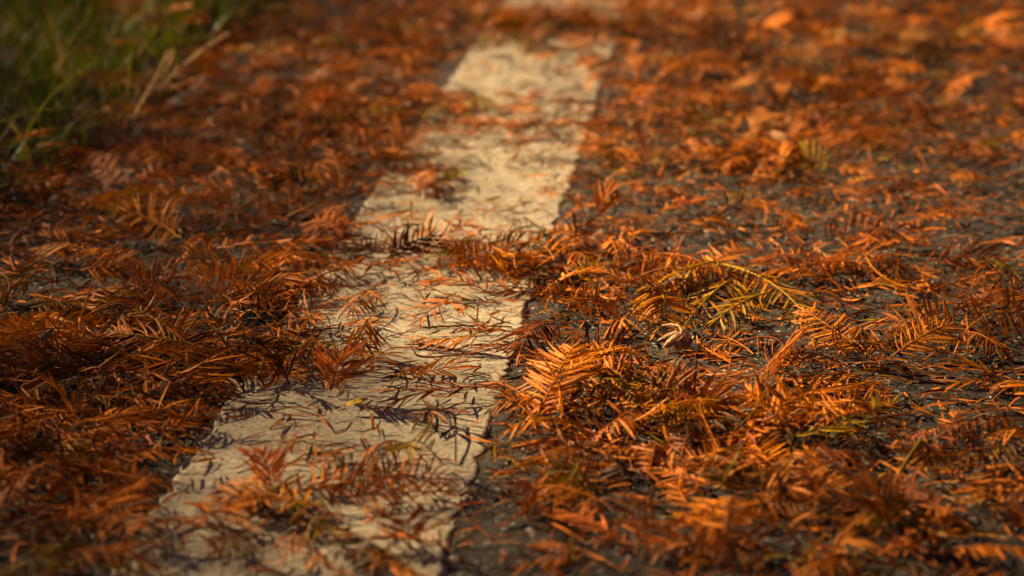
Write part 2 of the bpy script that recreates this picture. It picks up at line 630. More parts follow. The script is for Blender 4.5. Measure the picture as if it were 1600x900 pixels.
def spray_leaves(P, np_, llen, angle=62, roll=0, droop=0.0, curl=0.5, t0=0.1, miss=0.06, sides=(-1, 1), jit=0.10, rng=random, taper=1.0, tipfan=True):
    """list of (4x4 matrix, variant) for the leaflets along the stem P"""
    n = len(P)
    T = np.gradient(P, axis=0)
    T /= np.linalg.norm(T, axis=1, keepdims=True) + 1e-12
    out = []
    items = []
    for i in range(np_):
        for s in sides:
            if rng.random() < miss:
                continue
            u_ = (i + rng.uniform(-0.25, 0.25) + (0.25 if s > 0 else 0)) / max(1, np_ - 0.6)
            items.append((min(max(u_, 0), 1), s))
    if tipfan:
        items += [(1.0, 0.35), (1.0, -0.35)]
    for u_, s in items:
        t = t0 + (1 - t0) * u_
        f = t * (n - 1)
        a = min(int(f), n - 2)
        p = P[a] * (1 - f + a) + P[a + 1] * (f - a)
        tg = T[a]
        up = np.array([0, 0, 1.0]) if abs(tg[2]) < 0.92 else -FWD
        N = up - tg * (up @ tg)
        N /= np.linalg.norm(N)
        N = rot_about(N, tg, R(roll))
        L = np.cross(N, tg)
        prof = math.sin(math.pi * (0.2 + 0.70 * u_ ** taper)) ** 0.6
        ln = llen * prof * rng.uniform(0.82, 1.12)
        al = R(angle) * (1 - 0.5 * u_ ** 3)
        X = math.cos(al) * tg + math.sin(al) * s * L + droop * N * rng.uniform(0.6, 1.4)
        X = X + np.array([rng.gauss(0, jit) for _ in range(3)])
        X /= np.linalg.norm(X)
        Zv = N - X * (N @ X)
        Zv /= np.linalg.norm(Zv) + 1e-9
        Zv = rot_about(Zv, X, rng.gauss(0, 0.35))
        Y = np.cross(Zv, X)
        sg = -1.0 if s > 0 else 1.0      # curve towards the tip
        wf = rng.uniform(0.85, 1.2) * min(1.25, 0.0165 / max(ln, 0.004)) ** 0.6
        M = np.eye(4)
        M[:3, 0] = X * ln
        M[:3, 1] = Y * ln * wf * sg
        M[:3, 2] = Zv * ln
        M[:3, 3] = p
        ci = int(min(max(rng.gauss(curl, 0.2), 0), 0.999) * N_VAR)
        out.append((M, int(CURL_ORDER[ci])))
    return out


def leaves_arrays(leaves, off=0):
    """joins leaflets given as matrices into arrays"""
    Ms = np.array([m for m, _ in leaves])
    vs = LEAF_V[[v for _, v in leaves]]
    W = np.einsum('nij,nkj->nki', Ms[:, :3, :3], vs) + Ms[:, None, :3, 3]
    nv = vs.shape[1]
    Fq = (LEAF_F[None] + (np.arange(len(leaves)) * nv)[:, None, None]).reshape(-1, 4) + off
    return W.reshape(-1, 3), Fq


LANDMARKS = []          # (short phrase, px, py): things that labels of smaller sprays refer to
GENERIC = []            # sprays that still need their label


def vary(c, a=0.12):
    f = random.uniform(1 - a, 1 + a)
    return tuple(max(0.004, v * f * random.uniform(1 - a * 0.5, 1 + a * 0.5)) for v in c)


def make_spray(label, P, leaves, color, twig_col=None, twig_r=0.00055, individual=True, group=None, cat='leaf spray', name='needle_spray', tints=None):
    base = P[0].copy()
    root = link(name, None)
    root.location = base.tolist()
    root.empty_display_size = 0.01
    tag(root, label, cat, group)
    Vt, Ft = tube_arrays(P - base, np.linspace(twig_r, twig_r * 0.5, len(P)), 6)
    tc = twig_col or tuple(v * 0.9 for v in color)
    link('twig', np_mesh('twig', Vt, Ft), M_TWIG, root, tc)
    if individual:
        for q, (m, v) in enumerate(leaves):
            mm = m.copy()
            mm[:3, 3] -= base
            c = color
            if tints and random.random() < 0.3:
                c = random.choice(tints)
            o = link('leaflet', LEAF_ME[v], None, root, vary(c))
            o.matrix_basis = Matrix(mm.tolist())
    else:
        W, Fq = leaves_arrays(leaves)
        o = link('leaflets', np_mesh('leaflets', W - base, Fq), M_LEAF, root, vary(color))
        o['kind'] = 'stuff'
    return root


def hero(label, short, b, t, arch=4, side=0, n=14, ll=15, col='orange', twig=None, stem=None, r=0.42, individual=True, tints=None, ctl=None, **kw):
    """a spray read off the photograph: base and tip as (px, py, height in mm)"""
    B, T = at(b[0], b[1], b[2] / 1000.0), at(t[0], t[1], t[2] / 1000.0)
    P = bezier(B, T, arch / 1000.0, side / 1000.0)
    lv = spray_leaves(P, n, ll / 1000.0, **kw)
    if stem:
        S = at(stem[0], stem[1], stem[2] / 1000.0)
        ext = np.linspace(0, 1, 8)[:-1, None]
        P = np.vstack([S * (1 - ext) + B * ext + np.sin(ext * math.pi) * np.array([0, 0, 0.0015]), P])
    o = make_spray(label, P, lv, PAL[col], PAL.get(twig), r / 1000.0, individual, 'fallen needle sprays', tints=[PAL[x] for x in tints] if tints else None)
    LANDMARKS.append((short, (b[0] + t[0]) / 2, (b[1] + t[1]) / 2))
    return o
# ------------------------------------------------------------------ sprays one can pick out in the photograph
# right of the painted line, in focus
hero('large orange feather-shaped spray leaning on the needle heap, stem end towards the viewer', 'the big leaning feather', (838, 652, 5), (893, 545, 26), 4, 1.5, 20, 21, 'orange', 'golden', stem=(829, 658, 3), angle=72, roll=-8, curl=0.45, miss=0.02, jit=0.06, t0=0.03)
hero('golden orange spray hanging like a drooping feather beside the yellow sprig', 'the drooping golden feather', (1035, 462, 17), (1043, 519, 2), 5, 0, 15, 17, 'golden', 'olive', angle=80, curl=0.75, droop=-0.2, miss=0.0, jit=0.07)
hero('orange comb-like spray with its leaflets hanging from one straight stem, beside the line', 'the hanging orange comb', (880, 470, 13), (1003, 477, 9), 2, 0, 17, 13, 'orange', 'golden', angle=78, roll=48, droop=-0.1, sides=(-1, 1), tints=['golden'], curl=0.6)
hero('salmon orange feather with swept leaflets behind the bare forked twig', 'the salmon swept feather', (1272, 411, 10), (1358, 368, 22), -4, -3, 16, 17, 'salmon', 'salmon', angle=50, roll=-40, curl=0.6, sides=(-1, 1), miss=0.1)
hero('red-brown spray lying in front of the salmon swept feather', 'the red-brown spray by the salmon feather', (1275, 425, 8), (1185, 408, 6), 6, 3, 15, 17, 'red-brown', 'brown', angle=58, tints=['rust', 'rust'])
hero('rust comb-shaped spray with slanted leaflets, far side of the bright tilted feather', 'the slanted rust comb', (1445, 460, 5), (1562, 428, 8), 2, 0, 16, 13, 'rust', 'rust', angle=45, roll=65, sides=(-1, 1), miss=0.15, tints=['orange', 'salmon'])
hero('tall curled spray standing on edge with long thin leaflets by the picture\'s right edge', 'the tall standing comb', (1513, 512, 9), (1606, 492, 11), 5, 0, 15, 18, 'rust', 'golden', stem=(1490, 555, 1), angle=84, roll=62, curl=0.7, jit=0.10, tints=['red-brown', 'orange'], miss=0.04)
hero('bright orange tilted feather with tight parallel leaflets on bare asphalt', 'the bright tilted feather', (1393, 557, 4), (1480, 508, 14), 3, 2, 20, 16, 'golden', 'golden', angle=62, roll=18, curl=0.5, miss=0.02, jit=0.05, tints=['orange'])
hero('dark red spray tangled under the tall standing comb', 'the dark red tangle', (1500, 500, 4), (1570, 452, 9), 4, 3, 15, 17, 'red-brown', 'brown', angle=60, tints=['dark brown', 'rust'])
hero('rust spray with raised fan of leaflets behind the bright tilted feather', 'the raised rust fan', (1500, 515, 7), (1395, 505, 4), 4, 0, 15, 16, 'rust', 'rust', angle=66, roll=-45, droop=0.25, tints=['orange', 'red-brown'], curl=0.3)
hero('sparse golden spray lying flat on bare asphalt, leaflets mostly on one side', 'the sparse flat golden spray', (1155, 598, 2), (1312, 567, 5), 3, -4, 14, 15, 'golden', 'golden', angle=38, miss=0.3, jit=0.14, tints=['orange'])
hero('orange spray with forward-swept leaflets on the edge of the heap', 'the forward-swept orange spray', (1195, 648, 3), (1358, 600, 7), 4, 0, 18, 18, 'orange', 'orange', angle=38, miss=0.08, jit=0.12, tints=['rust', 'golden'])
hero('small olive yellow comb of short leaflets in the shade of the heap', 'the small olive comb', (1008, 656, 9), (1110, 657, 7), 2, 0, 18, 9, 'olive', 'olive', angle=74, roll=50, tints=['yellow'], jit=0.05)
hero('dark spray with stiff raised leaflets beside the brown cone husk', 'the stiff dark spray', (905, 552, 4), (992, 550, 5), 3, 0, 12, 14, 'red-brown', 'golden', angle=78, roll=62, droop=0.05, tints=['dark brown', 'rust'], sides=(-1, 1))
hero('rust starburst of splayed leaflets below the brown cone husk', 'the splayed rust starburst', (1005, 578, 4), (1035, 572, 4), 2, 0, 9, 15, 'rust', 'brown', angle=100, jit=0.3, tints=['orange'])
hero('purplish brown spray with upright leaflets in the shaded heap', 'the upright purplish spray', (1040, 640, 4), (1125, 632, 8), 3, 0, 14, 17, 'red-brown', 'brown', angle=75, roll=75, tints=['salmon', 'brown'])
hero('rust spray of upright leaflets at the core of the heap', 'the upright rust spray', (1000, 632, 4), (1062, 610, 14), 3, 0, 13, 17, 'brown', 'brown', angle=78, roll=60, tints=['rust'])
hero('orange fan of bunched leaflets at the heap by the forward-swept spray', 'the bunched orange fan', (1090, 622, 12), (1135, 662, 3), 2, 2, 12, 14, 'golden', 'rust', angle=55, droop=0.1, tints=['orange'])
hero('rust spray of stiff leaflets between the big leaning feather and the stiff dark spray', 'the stiff rust spray', (985, 605, 4), (905, 572, 8), 4, 2, 14, 18, 'rust', 'golden', angle=50, roll=-25, tints=['orange'])
hero('thin arched orange spray behind the big leaning feather', 'the thin arched spray', (880, 600, 5), (985, 548, 10), 6, -2, 14, 15, 'orange', 'golden', angle=40, miss=0.35, tints=['golden'])
hero('narrow rust spray at the side of the line, half under the big leaning feather', 'the narrow rust spray', (775, 600, 3), (838, 640, 6), 3, 0, 13, 16, 'rust', 'rust', angle=58, droop=0.35, roll=10, tints=['brown', 'orange'])
hero('orange three-needled tuft on open asphalt near the bright tilted feather', 'the open asphalt tuft', (1555, 592, 1), (1510, 572, 8), 2, 0, 5, 20, 'orange', 'rust', angle=30, tints=['golden', 'olive'], jit=0.2)
hero('slim rust spray with short forked leaflets on bare asphalt by the frame edge', 'the slim forked spray', (1580, 598, 3), (1455, 612, 2), 3, 0, 9, 14, 'orange', 'olive', angle=35, miss=0.25, tints=['rust', 'golden'])
hero('faded orange spray lying flat below the bare forked twig', 'the faded flat spray', (1325, 455, 3), (1400, 448, 6), 3, 0, 12, 15, 'orange', 'rust', angle=48, tints=['brown', 'olive'])
# on the painted line
hero('orange boat-shaped spray with a row of raised leaflets alone on the white line', 'the boat-shaped spray', (613, 586, 2), (720, 566, 7), -1.5, 0, 13, 13, 'orange', 'golden', angle=62, roll=-50, droop=0.05, tints=['golden', 'salmon'], miss=0.05)
hero('red upright spray opening like a V on the white line', 'the red upright V', (517, 612, 1), (536, 560, 18), 3, 0, 15, 21, 'salmon', 'brown', angle=52, roll=0, droop=0.1, tints=['red-brown', 'rust'], curl=0.35, miss=0.0, jit=0.08)
hero('orange spray arched like a tent behind the red upright V', 'the tent-shaped spray', (577, 498, 17), (557, 548, 3), 4, 0, 13, 17, 'orange', 'golden', angle=68, droop=-0.25, curl=0.7, tints=['golden', 'olive'])
hero('orange starburst spray seen end on beside the red upright V', 'the end-on starburst', (600, 552, 3), (585, 566, 9), 2, 0, 8, 18, 'orange', 'golden', angle=95, droop=-0.05, jit=0.25, tints=['rust'])
hero('dark brown spiky spray where the heap spills onto the line', 'the dark spiky spray', (452, 600, 1), (432, 562, 14), 2, 0, 11, 18, 'dark brown', 'brown', angle=40, jit=0.2, tints=['rust', 'red-brown'])
hero('loose red starburst spray in the middle of the white line', 'the loose red starburst', (742, 482, 4), (655, 500, 3), 5, 2, 13, 18, 'salmon', 'rust', angle=75, jit=0.22, tints=['rust', 'red-brown'])
hero('drooping orange spray with its curled tip raised at the line\'s open patch', 'the curled-tip spray', (772, 512, 12), (652, 524, 3), -2, -5, 15, 16, 'orange', 'olive', angle=35, droop=-0.15, tints=['rust', 'golden'], curl=0.7)
hero('long dark rust spray sprawling over the near side of the line', 'the long dark sprawl', (770, 606, 4), (597, 636, 3), 3, 2, 16, 15, 'red-brown', 'rust', angle=42, jit=0.16, tints=['rust', 'brown', 'olive'])
hero('dark brown matted spray with a crooked bare stalk on the line', 'the matted stalk spray', (712, 650, 3), (655, 652, 4), 3, 0, 12, 18, 'brown', 'dark brown', stem=(712, 720, 1), angle=80, jit=0.3, tints=['dark brown', 'red-brown'])
hero('curved comb with hanging leaflets bridging the far part of the line', 'the bridging comb', (537, 385, 9), (668, 380, 8), -3.5, 0, 13, 10, 'rust', 'rust', angle=85, roll=80, sides=(1,), miss=0.15, tints=['brown', 'red-brown'], curl=0.4)
hero('pale golden arched spray behind the bridging comb on the line', 'the pale arched spray', (530, 372, 4), (660, 342, 5), 6, 0, 14, 13, 'golden', 'golden', angle=60, roll=-20, miss=0.3)
hero('arched orange spray crossing the left edge of the line', 'the edge-crossing arch', (415, 415, 7), (562, 428, 3), 9, 0, 17, 15, 'orange', 'golden', angle=45, droop=-0.45, tints=['rust', 'golden'], curl=0.6)
hero('spiky orange spray clump where needles bridge the line', 'the spiky line clump', (665, 398, 4), (735, 352, 16), 4, 0, 14, 17, 'rust', 'rust', angle=60, jit=0.2, tints=['orange', 'red-brown'])
hero('rust comb with upright parallel leaflets in the band across the line', 'the parallel-leaflet comb', (700, 418, 6), (790, 400, 9), 2, 0, 14, 14, 'orange', 'rust', angle=75, roll=55, tints=['rust', 'salmon'])
hero('red spray on the near margin of the band across the line', 'the red band spray', (770, 462, 3), (672, 440, 6), 4, 0, 15, 17, 'salmon', 'red-brown', angle=55, jit=0.16, tints=['red-brown', 'red-brown', 'rust'])
hero('golden spray with outspread leaflets at the right end of the band', 'the outspread golden spray', (845, 462, 6), (920, 425, 12), 4, 0, 12, 17, 'golden', 'golden', angle=55, roll=-20, tints=['orange'], miss=0.2)
hero('orange tangled spray at the line\'s edge in the band', 'the tangled band spray', (868, 412, 6), (812, 378, 10), 4, 3, 14, 15, 'orange', 'golden', angle=60, jit=0.2, tints=['golden', 'rust'])
hero('short rust sprig with blunt leaflets overlapping the line\'s right edge', 'the blunt edge sprig', (812, 548, 2), (742, 546, 3), 3, 0, 10, 11, 'red-brown', 'rust', angle=58, tints=['rust', 'orange'])
hero('small rust spray on the left edge of the line behind the V', 'the small edge spray', (520, 492, 3), (470, 512, 4), 3, 0, 12, 12, 'rust', 'golden', angle=60, tints=['orange'])
hero('flat brown spray near the line\'s open patch, shaded side', 'the flat shaded spray', (440, 690, 2), (525, 715, 3), 3, 0, 12, 15, 'brown', 'olive', angle=60, jit=0.22, tints=['rust', 'olive'])
# left of the line, half in shade
hero('long rust-and-olive spray curving over the dark heap', 'the long olive-rust curve', (310, 540, 10), (172, 520, 9), 3, -6, 19, 18, 'rust', 'olive', angle=50, roll=-25, tints=['olive', 'olive', 'brown'], curl=0.35)
hero('broad spray with outcurved tines like ribs on the dark heap', 'the rib-like spray', (205, 560, 9), (128, 540, 12), 3, 2, 14, 21, 'rust', 'rust', angle=62, roll=30, tints=['orange', 'brown'], curl=0.6)
hero('rust spray with five stout leaflets hanging from the dark heap', 'the stout hanging spray', (242, 530, 10), (305, 545, 8), 3, 0, 8, 20, 'rust', 'rust', angle=80, roll=55, tints=['orange', 'brown'])
hero('forked rust spray at the line end of the dark heap', 'the forked heap spray', (270, 590, 9), (365, 565, 9), 3, 0, 9, 19, 'rust', 'rust', angle=60, jit=0.22, tints=['orange', 'brown'])
hero('brown spray with three thick leaflets pointing down the heap', 'the thick brown trident', (235, 585, 12), (215, 630, 4), 2, 0, 6, 21, 'rust', 'brown', angle=38, tints=['brown', 'orange'])
hero('curling rust comb near the grey bare patch', 'the curling rust comb', (365, 470, 5), (450, 478, 6), 6, 4, 16, 15, 'rust', 'olive', angle=68, roll=35, tints=['brown', 'olive', 'orange'])
hero('bent rust spray on the line-side shoulder of the heap', 'the bent shoulder spray', (475, 420, 10), (440, 478, 3), 4, 5, 16, 16, 'rust', 'brown', angle=65, tints=['orange', 'brown'], roll=15)
hero('rust comb hanging over the picture\'s left edge', 'the left-edge comb', (-12, 628, 11), (82, 634, 8), 3, 0, 13, 14, 'rust', 'rust', angle=70, roll=70, sides=(-1,), tints=['orange', 'brown'], miss=0.02)
hero('spiky brown spray half buried between heap and line', 'the half-buried spray', (410, 590, 4), (338, 605, 9), 4, 0, 12, 17, 'brown', 'rust', angle=64, jit=0.18, tints=['rust', 'orange'])
hero('upright faint rust spray by the left grey patch', 'the faint upright spray', (0, 470, 4), (40, 405, 16), 3, 0, 12, 17, 'rust', 'brown', angle=52, tints=['brown'])
hero('pinkish rust spray of flat strands in the heap by the line', 'the pinkish strand spray', (300, 540, 12), (388, 520, 9), 2, 0, 9, 19, 'salmon', 'rust', angle=28, tints=['rust'])
# blurred, near the viewer
NEAR = dict(individual=False)
hero('blurred salmon feather lying flat on asphalt close to the viewer', 'the blurred salmon feather', (985, 858, 3), (866, 798, 6), 3, 0, 17, 13, 'salmon', 'salmon', angle=48, **NEAR)
hero('blurred olive fan of leaflets hanging beside the line', 'the blurred olive fan', (905, 722, 16), (893, 775, 2), 3, 0, 11, 16, 'olive', 'olive', angle=62, tints=['yellow'], **NEAR)
hero('blurred orange umbrella-like spray with a thick stem end on open asphalt', 'the umbrella-like spray', (1438, 690, 18), (1456, 728, 6), 3, 0, 11, 18, 'orange', 'olive', stem=(1392, 768, 1), r=0.9, angle=75, droop=-0.2, **NEAR)
hero('blurred rust fan with wide arms on the dark heap', 'the wide-armed rust fan', (90, 745, 20), (122, 792, 6), 3, 0, 13, 20, 'rust', 'olive', angle=78, curl=0.75, **NEAR)
hero('blurred thick-stemmed comb lying by the picture\'s right edge', 'the thick-stemmed comb', (1620, 762, 5), (1515, 758, 3), -2, 0, 12, 15, 'orange', 'golden', r=1.0, angle=70, roll=-60, sides=(1,), **NEAR)
hero('blurred red tuft standing up on the near line', 'the blurred red tuft', (425, 768, 1), (412, 712, 18), 2, 0, 11, 15, 'salmon', 'red-brown', angle=45, **NEAR)
hero('blurred long comb of hanging leaflets stretched along the near line', 'the long near comb', (445, 774, 7), (705, 748, 7), 3, 0, 22, 13, 'salmon', 'rust', angle=72, roll=45, miss=0.1, **NEAR)
hero('blurred orange spray with a crossed star shape on the near asphalt', 'the blurred crossed star', (1132, 835, 14), (1145, 775, 16), 3, 0, 13, 18, 'orange', 'rust', angle=70, droop=-0.2, **NEAR)
hero('blurred rust bundle standing over a dark hollow', 'the standing blurred bundle', (1395, 835, 4), (1360, 765, 22), 4, 0, 14, 18, 'rust', 'rust', angle=45, **NEAR)
hero('blurred salmon spray stretched out beside the crossed star', 'the stretched salmon spray', (1168, 780, 6), (1330, 768, 10), 4, 0, 17, 13, 'salmon', 'rust', angle=60, roll=25, **NEAR)
hero('blurred orange spray with tooth-like leaflets below the standing bundle', 'the tooth-leaved spray', (1470, 815, 10), (1395, 860, 5), 3, 0, 12, 15, 'orange', 'rust', angle=72, roll=30, **NEAR)
hero('blurred olive-orange loop of leaflets on the near right of the line', 'the olive near loop', (690, 722, 3), (640, 705, 13), 6, 4, 12, 14, 'olive', 'olive', angle=70, roll=40, **NEAR)
hero('blurred brown starburst in the corner of the near line', 'the near line starburst', (640, 850, 2), (635, 815, 13), 3, 0, 11, 15, 'red-brown', 'brown', angle=62, jit=0.25, **NEAR)
hero('blurred orange clump at the bottom margin of the asphalt', 'the bottom orange clump', (1290, 880, 5), (1340, 845, 14), 4, 0, 13, 17, 'golden', 'rust', angle=62, **NEAR)
# blurred, far side
hero('blurred pinkish feather lying behind the yellow sprig', 'the blurred pinkish feather', (1030, 333, 4), (1108, 306, 7), 2, 0, 16, 13, 'salmon', 'salmon', angle=50, **NEAR)
hero('blurred upright orange fan at the far right edge of the line', 'the far upright fan', (935, 345, 3), (948, 300, 19), 2, 0, 12, 15, 'orange', 'rust', angle=42, **NEAR)
hero('blurred orange spray standing at the far left edge of the line', 'the far standing spray', (540, 320, 3), (520, 240, 26), 4, 0, 14, 15, 'orange', 'golden', angle=55, **NEAR)
hero('blurred salmon spray lumped just left of the bridging comb', 'the lumped salmon spray', (535, 370, 7), (490, 345, 10), 4, 0, 14, 16, 'salmon', 'salmon', angle=55, roll=-25, **NEAR)
hero('blurred pale comb of leaflets by the grey patch', 'the pale far comb', (375, 302, 5), (300, 300, 6), 3, 0, 13, 14, 'salmon', 'golden', angle=65, roll=-40, **NEAR)
hero('blurred dark clump curled alone on the far white line', 'the curled far clump', (800, 236, 2), (858, 212, 14), 4, 3, 13, 16, 'red-brown', 'brown', angle=70, **NEAR)
hero('blurred arched spray over a dark hollow with a pale curled end', 'the arched hollow spray', (1165, 222, 5), (1228, 208, 8), 16, 0, 14, 18, 'orange', 'golden', angle=60, **NEAR)
hero('blurred salmon upright tuft beyond the far corner of the line', 'the far salmon tuft', (995, 128, 2), (998, 92, 16), 2, 0, 11, 17, 'salmon', 'salmon', angle=40, **NEAR)
hero('blurred orange clump right beside the far line', 'the far line-side clump', (925, 235, 3), (940, 215, 9), 3, 0, 12, 17, 'orange', 'orange', angle=75, **NEAR)
hero('blurred orange spray spilling over the far left edge of the line', 'the far spilling spray', (650, 262, 4), (598, 238, 12), 4, 0, 14, 16, 'orange', 'golden', angle=62, **NEAR)

# ------------------------------------------------------------------ the branched yellow sprig: one main stem with four side sprays
root_p = at(1000, 452, 0.004)
sprig = link('yellow_sprig', None)
sprig.location = root_p.tolist()
tag(sprig, 'yellow-green branched sprig arching over the needles beside the hanging comb', 'sprig')
LANDMARKS.append(('the yellow sprig', 1150, 450))
mainP = np.vstack([bezier(at(1000, 452, 0.004), at(1125, 412, 0.010), 0.003, 0.0, 14)[:-1], bezier(at(1125, 412, 0.010), at(1264, 500, 0.003), 0.004, -0.004, 18)])
Vt, Ft = tube_arrays(mainP - root_p, np.linspace(0.00045, 0.00025, len(mainP)), 6)
link('main_stem', np_mesh('main_stem', Vt, Ft), M_TWIG, sprig, PAL['yellow'])


def branch(P, n, ll, cols, **kw):
    lv = spray_leaves(P, n, ll / 1000.0, **kw)
    b0 = P[0]
    br = link('side_twig', None, None, sprig)
    br.location = (b0 - root_p).tolist()
    Vt, Ft = tube_arrays(P - b0, np.linspace(0.0005, 0.0003, len(P)), 6)
    link('stem', np_mesh('stem', Vt, Ft), M_TWIG, br, PAL['yellow'])
    for m, v in lv:
        mm = m.copy()
        mm[:3, 3] -= b0
        o = link('leaflet', LEAF_ME[v], None, br, vary(PAL[random.choice(cols)]))
        o.matrix_basis = Matrix(mm.tolist())


branch(bezier(at(1148, 434, 0.010), at(1070, 508, 0.002), 0.003, 0.0), 10, 21, ['yellow', 'golden', 'yellow'], angle=60, droop=-0.2, miss=0.0, jit=0.07, t0=0.02)
branch(bezier(at(1200, 457, 0.010), at(1105, 513, 0.002), 0.003, 0.0), 11, 19, ['yellow', 'yellow', 'olive'], angle=55, droop=-0.2, miss=0.03, jit=0.07)
branch(mainP[13:], 15, 20, ['yellow', 'golden', 'yellow', 'olive'], angle=58, droop=-0.15, miss=0.03, jit=0.08)
branch(bezier(at(1130, 410, 0.010), at(1050, 436, 0.008), 0.003, 0.0), 12, 17, ['yellow', 'golden', 'olive'], angle=50, droop=-0.15, miss=0.05)
branch(bezier(at(1060, 425, 0.012), at(1000, 478, 0.006), 0.003, 0.0), 12, 17, ['yellow', 'golden', 'golden'], angle=52, droop=-0.3, miss=0.1)

# ------------------------------------------------------------------ bare twigs, stalks and other single things
def stalk(name, label, cat, pts, r0, r1, col, extra=None, group=None):
    """a thin stem through photograph points (px, py, mm)"""
    K = np.array([at(a, b, c / 1000.0) for a, b, c in pts])
    t = np.linspace(0, 1, len(K))
    tt = np.linspace(0, 1, 26)
    if len(K) > 2:
        cf = [np.polyfit(t, K[:, q], min(3, len(K) - 1)) for q in range(3)]
        P = np.stack([np.polyval(c, tt) for c in cf], -1)
    else:
        P = K[0] + (K[1] - K[0]) * tt[:, None]
    b0 = P[0].copy()
    root = link(name, None)
    root.location = b0.tolist()
    tag(root, label, cat, group)
    P = P + RNG.normal(0, r0 * 0.12, P.shape)
    Vt, Ft = tube_arrays(P - b0, np.linspace(r0, r1, len(P)), 7)
    link('stem', np_mesh('stem', Vt, Ft), M_TWIG, root, col)
    for (f, dx, dz, ln, c) in (extra or []):
        q = P[int(f * (len(P) - 1))]
        X = RIGHT * dx + np.array([0, 0, dz]) + np.array([0, 0.2, 0])
        X /= np.linalg.norm(X)
        Zv = -FWD - X * (-FWD @ X)
        Zv /= np.linalg.norm(Zv)
        M = np.eye(4)
        M[:3, 0], M[:3, 1], M[:3, 2], M[:3, 3] = X * ln, np.cross(Zv, X) * ln * 1.3, Zv * ln, q - b0
        o = link('leaflet', LEAF_ME[3], None, root, c)
        o.matrix_basis = Matrix(M.tolist())
    return root


stalk('bare_twig', 'bare golden forked twig curving up from the asphalt with one lone leaflet', 'twig', [(1440, 452, 3), (1405, 445, 4), (1372, 426, 8), (1354, 398, 15)], 0.0008, 0.0004, PAL['golden'],
      [(0.42, 0.2, 1.0, 0.014, PAL['golden']), (0.75, -0.5, -0.3, 0.006, PAL['golden']), (0.6, -0.4, -0.5, 0.006, PAL['orange'])])
stalk('bare_twig', 'straight thin ochre twig lying behind the raised rust fan', 'twig', [(1390, 480, 4), (1525, 472, 5)], 0.0005, 0.0004, PAL['golden'])
stalk('bare_twig', 'arched thin twig rising over the dark heap by the grey patch', 'twig', [(122, 505, 6), (150, 485, 11), (190, 470, 15), (235, 482, 8)], 0.0006, 0.0004, PAL['rust'])
stalk('bare_twig', 'thin upright stalk leaning over the dark heap', 'twig', [(125, 500, 6), (142, 448, 20), (152, 410, 30)], 0.0005, 0.0003, PAL['red-brown'])
stalk('bare_twig', 'green-yellow slim stalk lying across the bright patch of the line', 'twig', [(660, 512, 3), (730, 509, 3), (800, 511, 2)], 0.0005, 0.0004, PAL['olive'], [(0.62, 0.15, 1.0, 0.011, PAL['orange']), (0.75, 0.3, 0.5, 0.006, PAL['brown'])])
stalk('bare_twig', 'crooked reddish twig with a dark knob lying on the line', 'twig', [(648, 550, 3), (664, 558, 2), (700, 556, 2), (752, 552, 2)], 0.0006, 0.0003, PAL['red-brown'], [(0.05, -0.5, 0.8, 0.005, PAL['dark brown'])])
stalk('bare_twig', 'thin vertical green stem in front of the upright rust spray', 'twig', [(1062, 680, 1), (1060, 640, 10), (1052, 600, 20)], 0.0006, 0.0005, PAL['olive'])
stalk('bare_twig', 'slanting pale twig beside the bunched orange fan', 'twig', [(1170, 612, 12), (1230, 648, 3)], 0.0006, 0.0005, PAL['golden'])
stalk('bare_twig', 'long thin blurred twig lying across the near asphalt', 'twig', [(800, 700, 4), (870, 688, 7), (930, 686, 6), (985, 694, 3)], 0.0008, 0.0005, PAL['rust'])
stalk('bare_twig', 'thick blurred brown twig lying in the middle of the near heap', 'twig', [(1085, 695, 6), (1160, 684, 7)], 0.0016, 0.0013, PAL['brown'])
stalk('bare_twig', 'thin blurred olive twig slanting down in the near heap', 'twig', [(1120, 690, 3), (1180, 640, 14), (1200, 585, 22)], 0.0005, 0.0003, PAL['olive'])
stalk('bare_twig', 'dark blurred twig lying on the far asphalt near the picture edge', 'twig', [(1500, 235, 3), (1560, 217, 6), (1640, 210, 7)], 0.0009, 0.0007, PAL['olive'])
stalk('bare_twig', 'short pale twig lying in the shade at the dark heap\'s outer end', 'twig', [(-5, 592, 8), (50, 597, 9)], 0.0007, 0.0005, PAL['salmon'])
stalk('bare_twig', 'bare arching blurred twig standing beside the far standing spray', 'twig', [(500, 305, 2), (490, 275, 14), (462, 258, 20), (440, 255, 20)], 0.0007, 0.0005, PAL['golden'])
straw = (0.66, 0.40, 0.14)
stalk('dry_straw', 'longest pale dry straw leaning out of the grass onto the needles', 'straw', [(248, 142, 10), (300, 92, 26), (358, 52, 38)], 0.0018, 0.0014, straw)
stalk('dry_straw', 'pale dry straw standing steeply in front of the grass', 'straw', [(208, 186, 6), (240, 128, 22), (264, 80, 36)], 0.0013, 0.0010, straw)
stalk('dry_straw', 'thin dry straw leaning close beside the steep one', 'straw', [(222, 158, 8), (258, 112, 22), (270, 78, 32)], 0.0009, 0.0007, straw)
stalk('dry_straw', 'short broken straw lying flat below the longest straw', 'straw', [(262, 140, 6), (322, 117, 10)], 0.0013, 0.0010, straw)

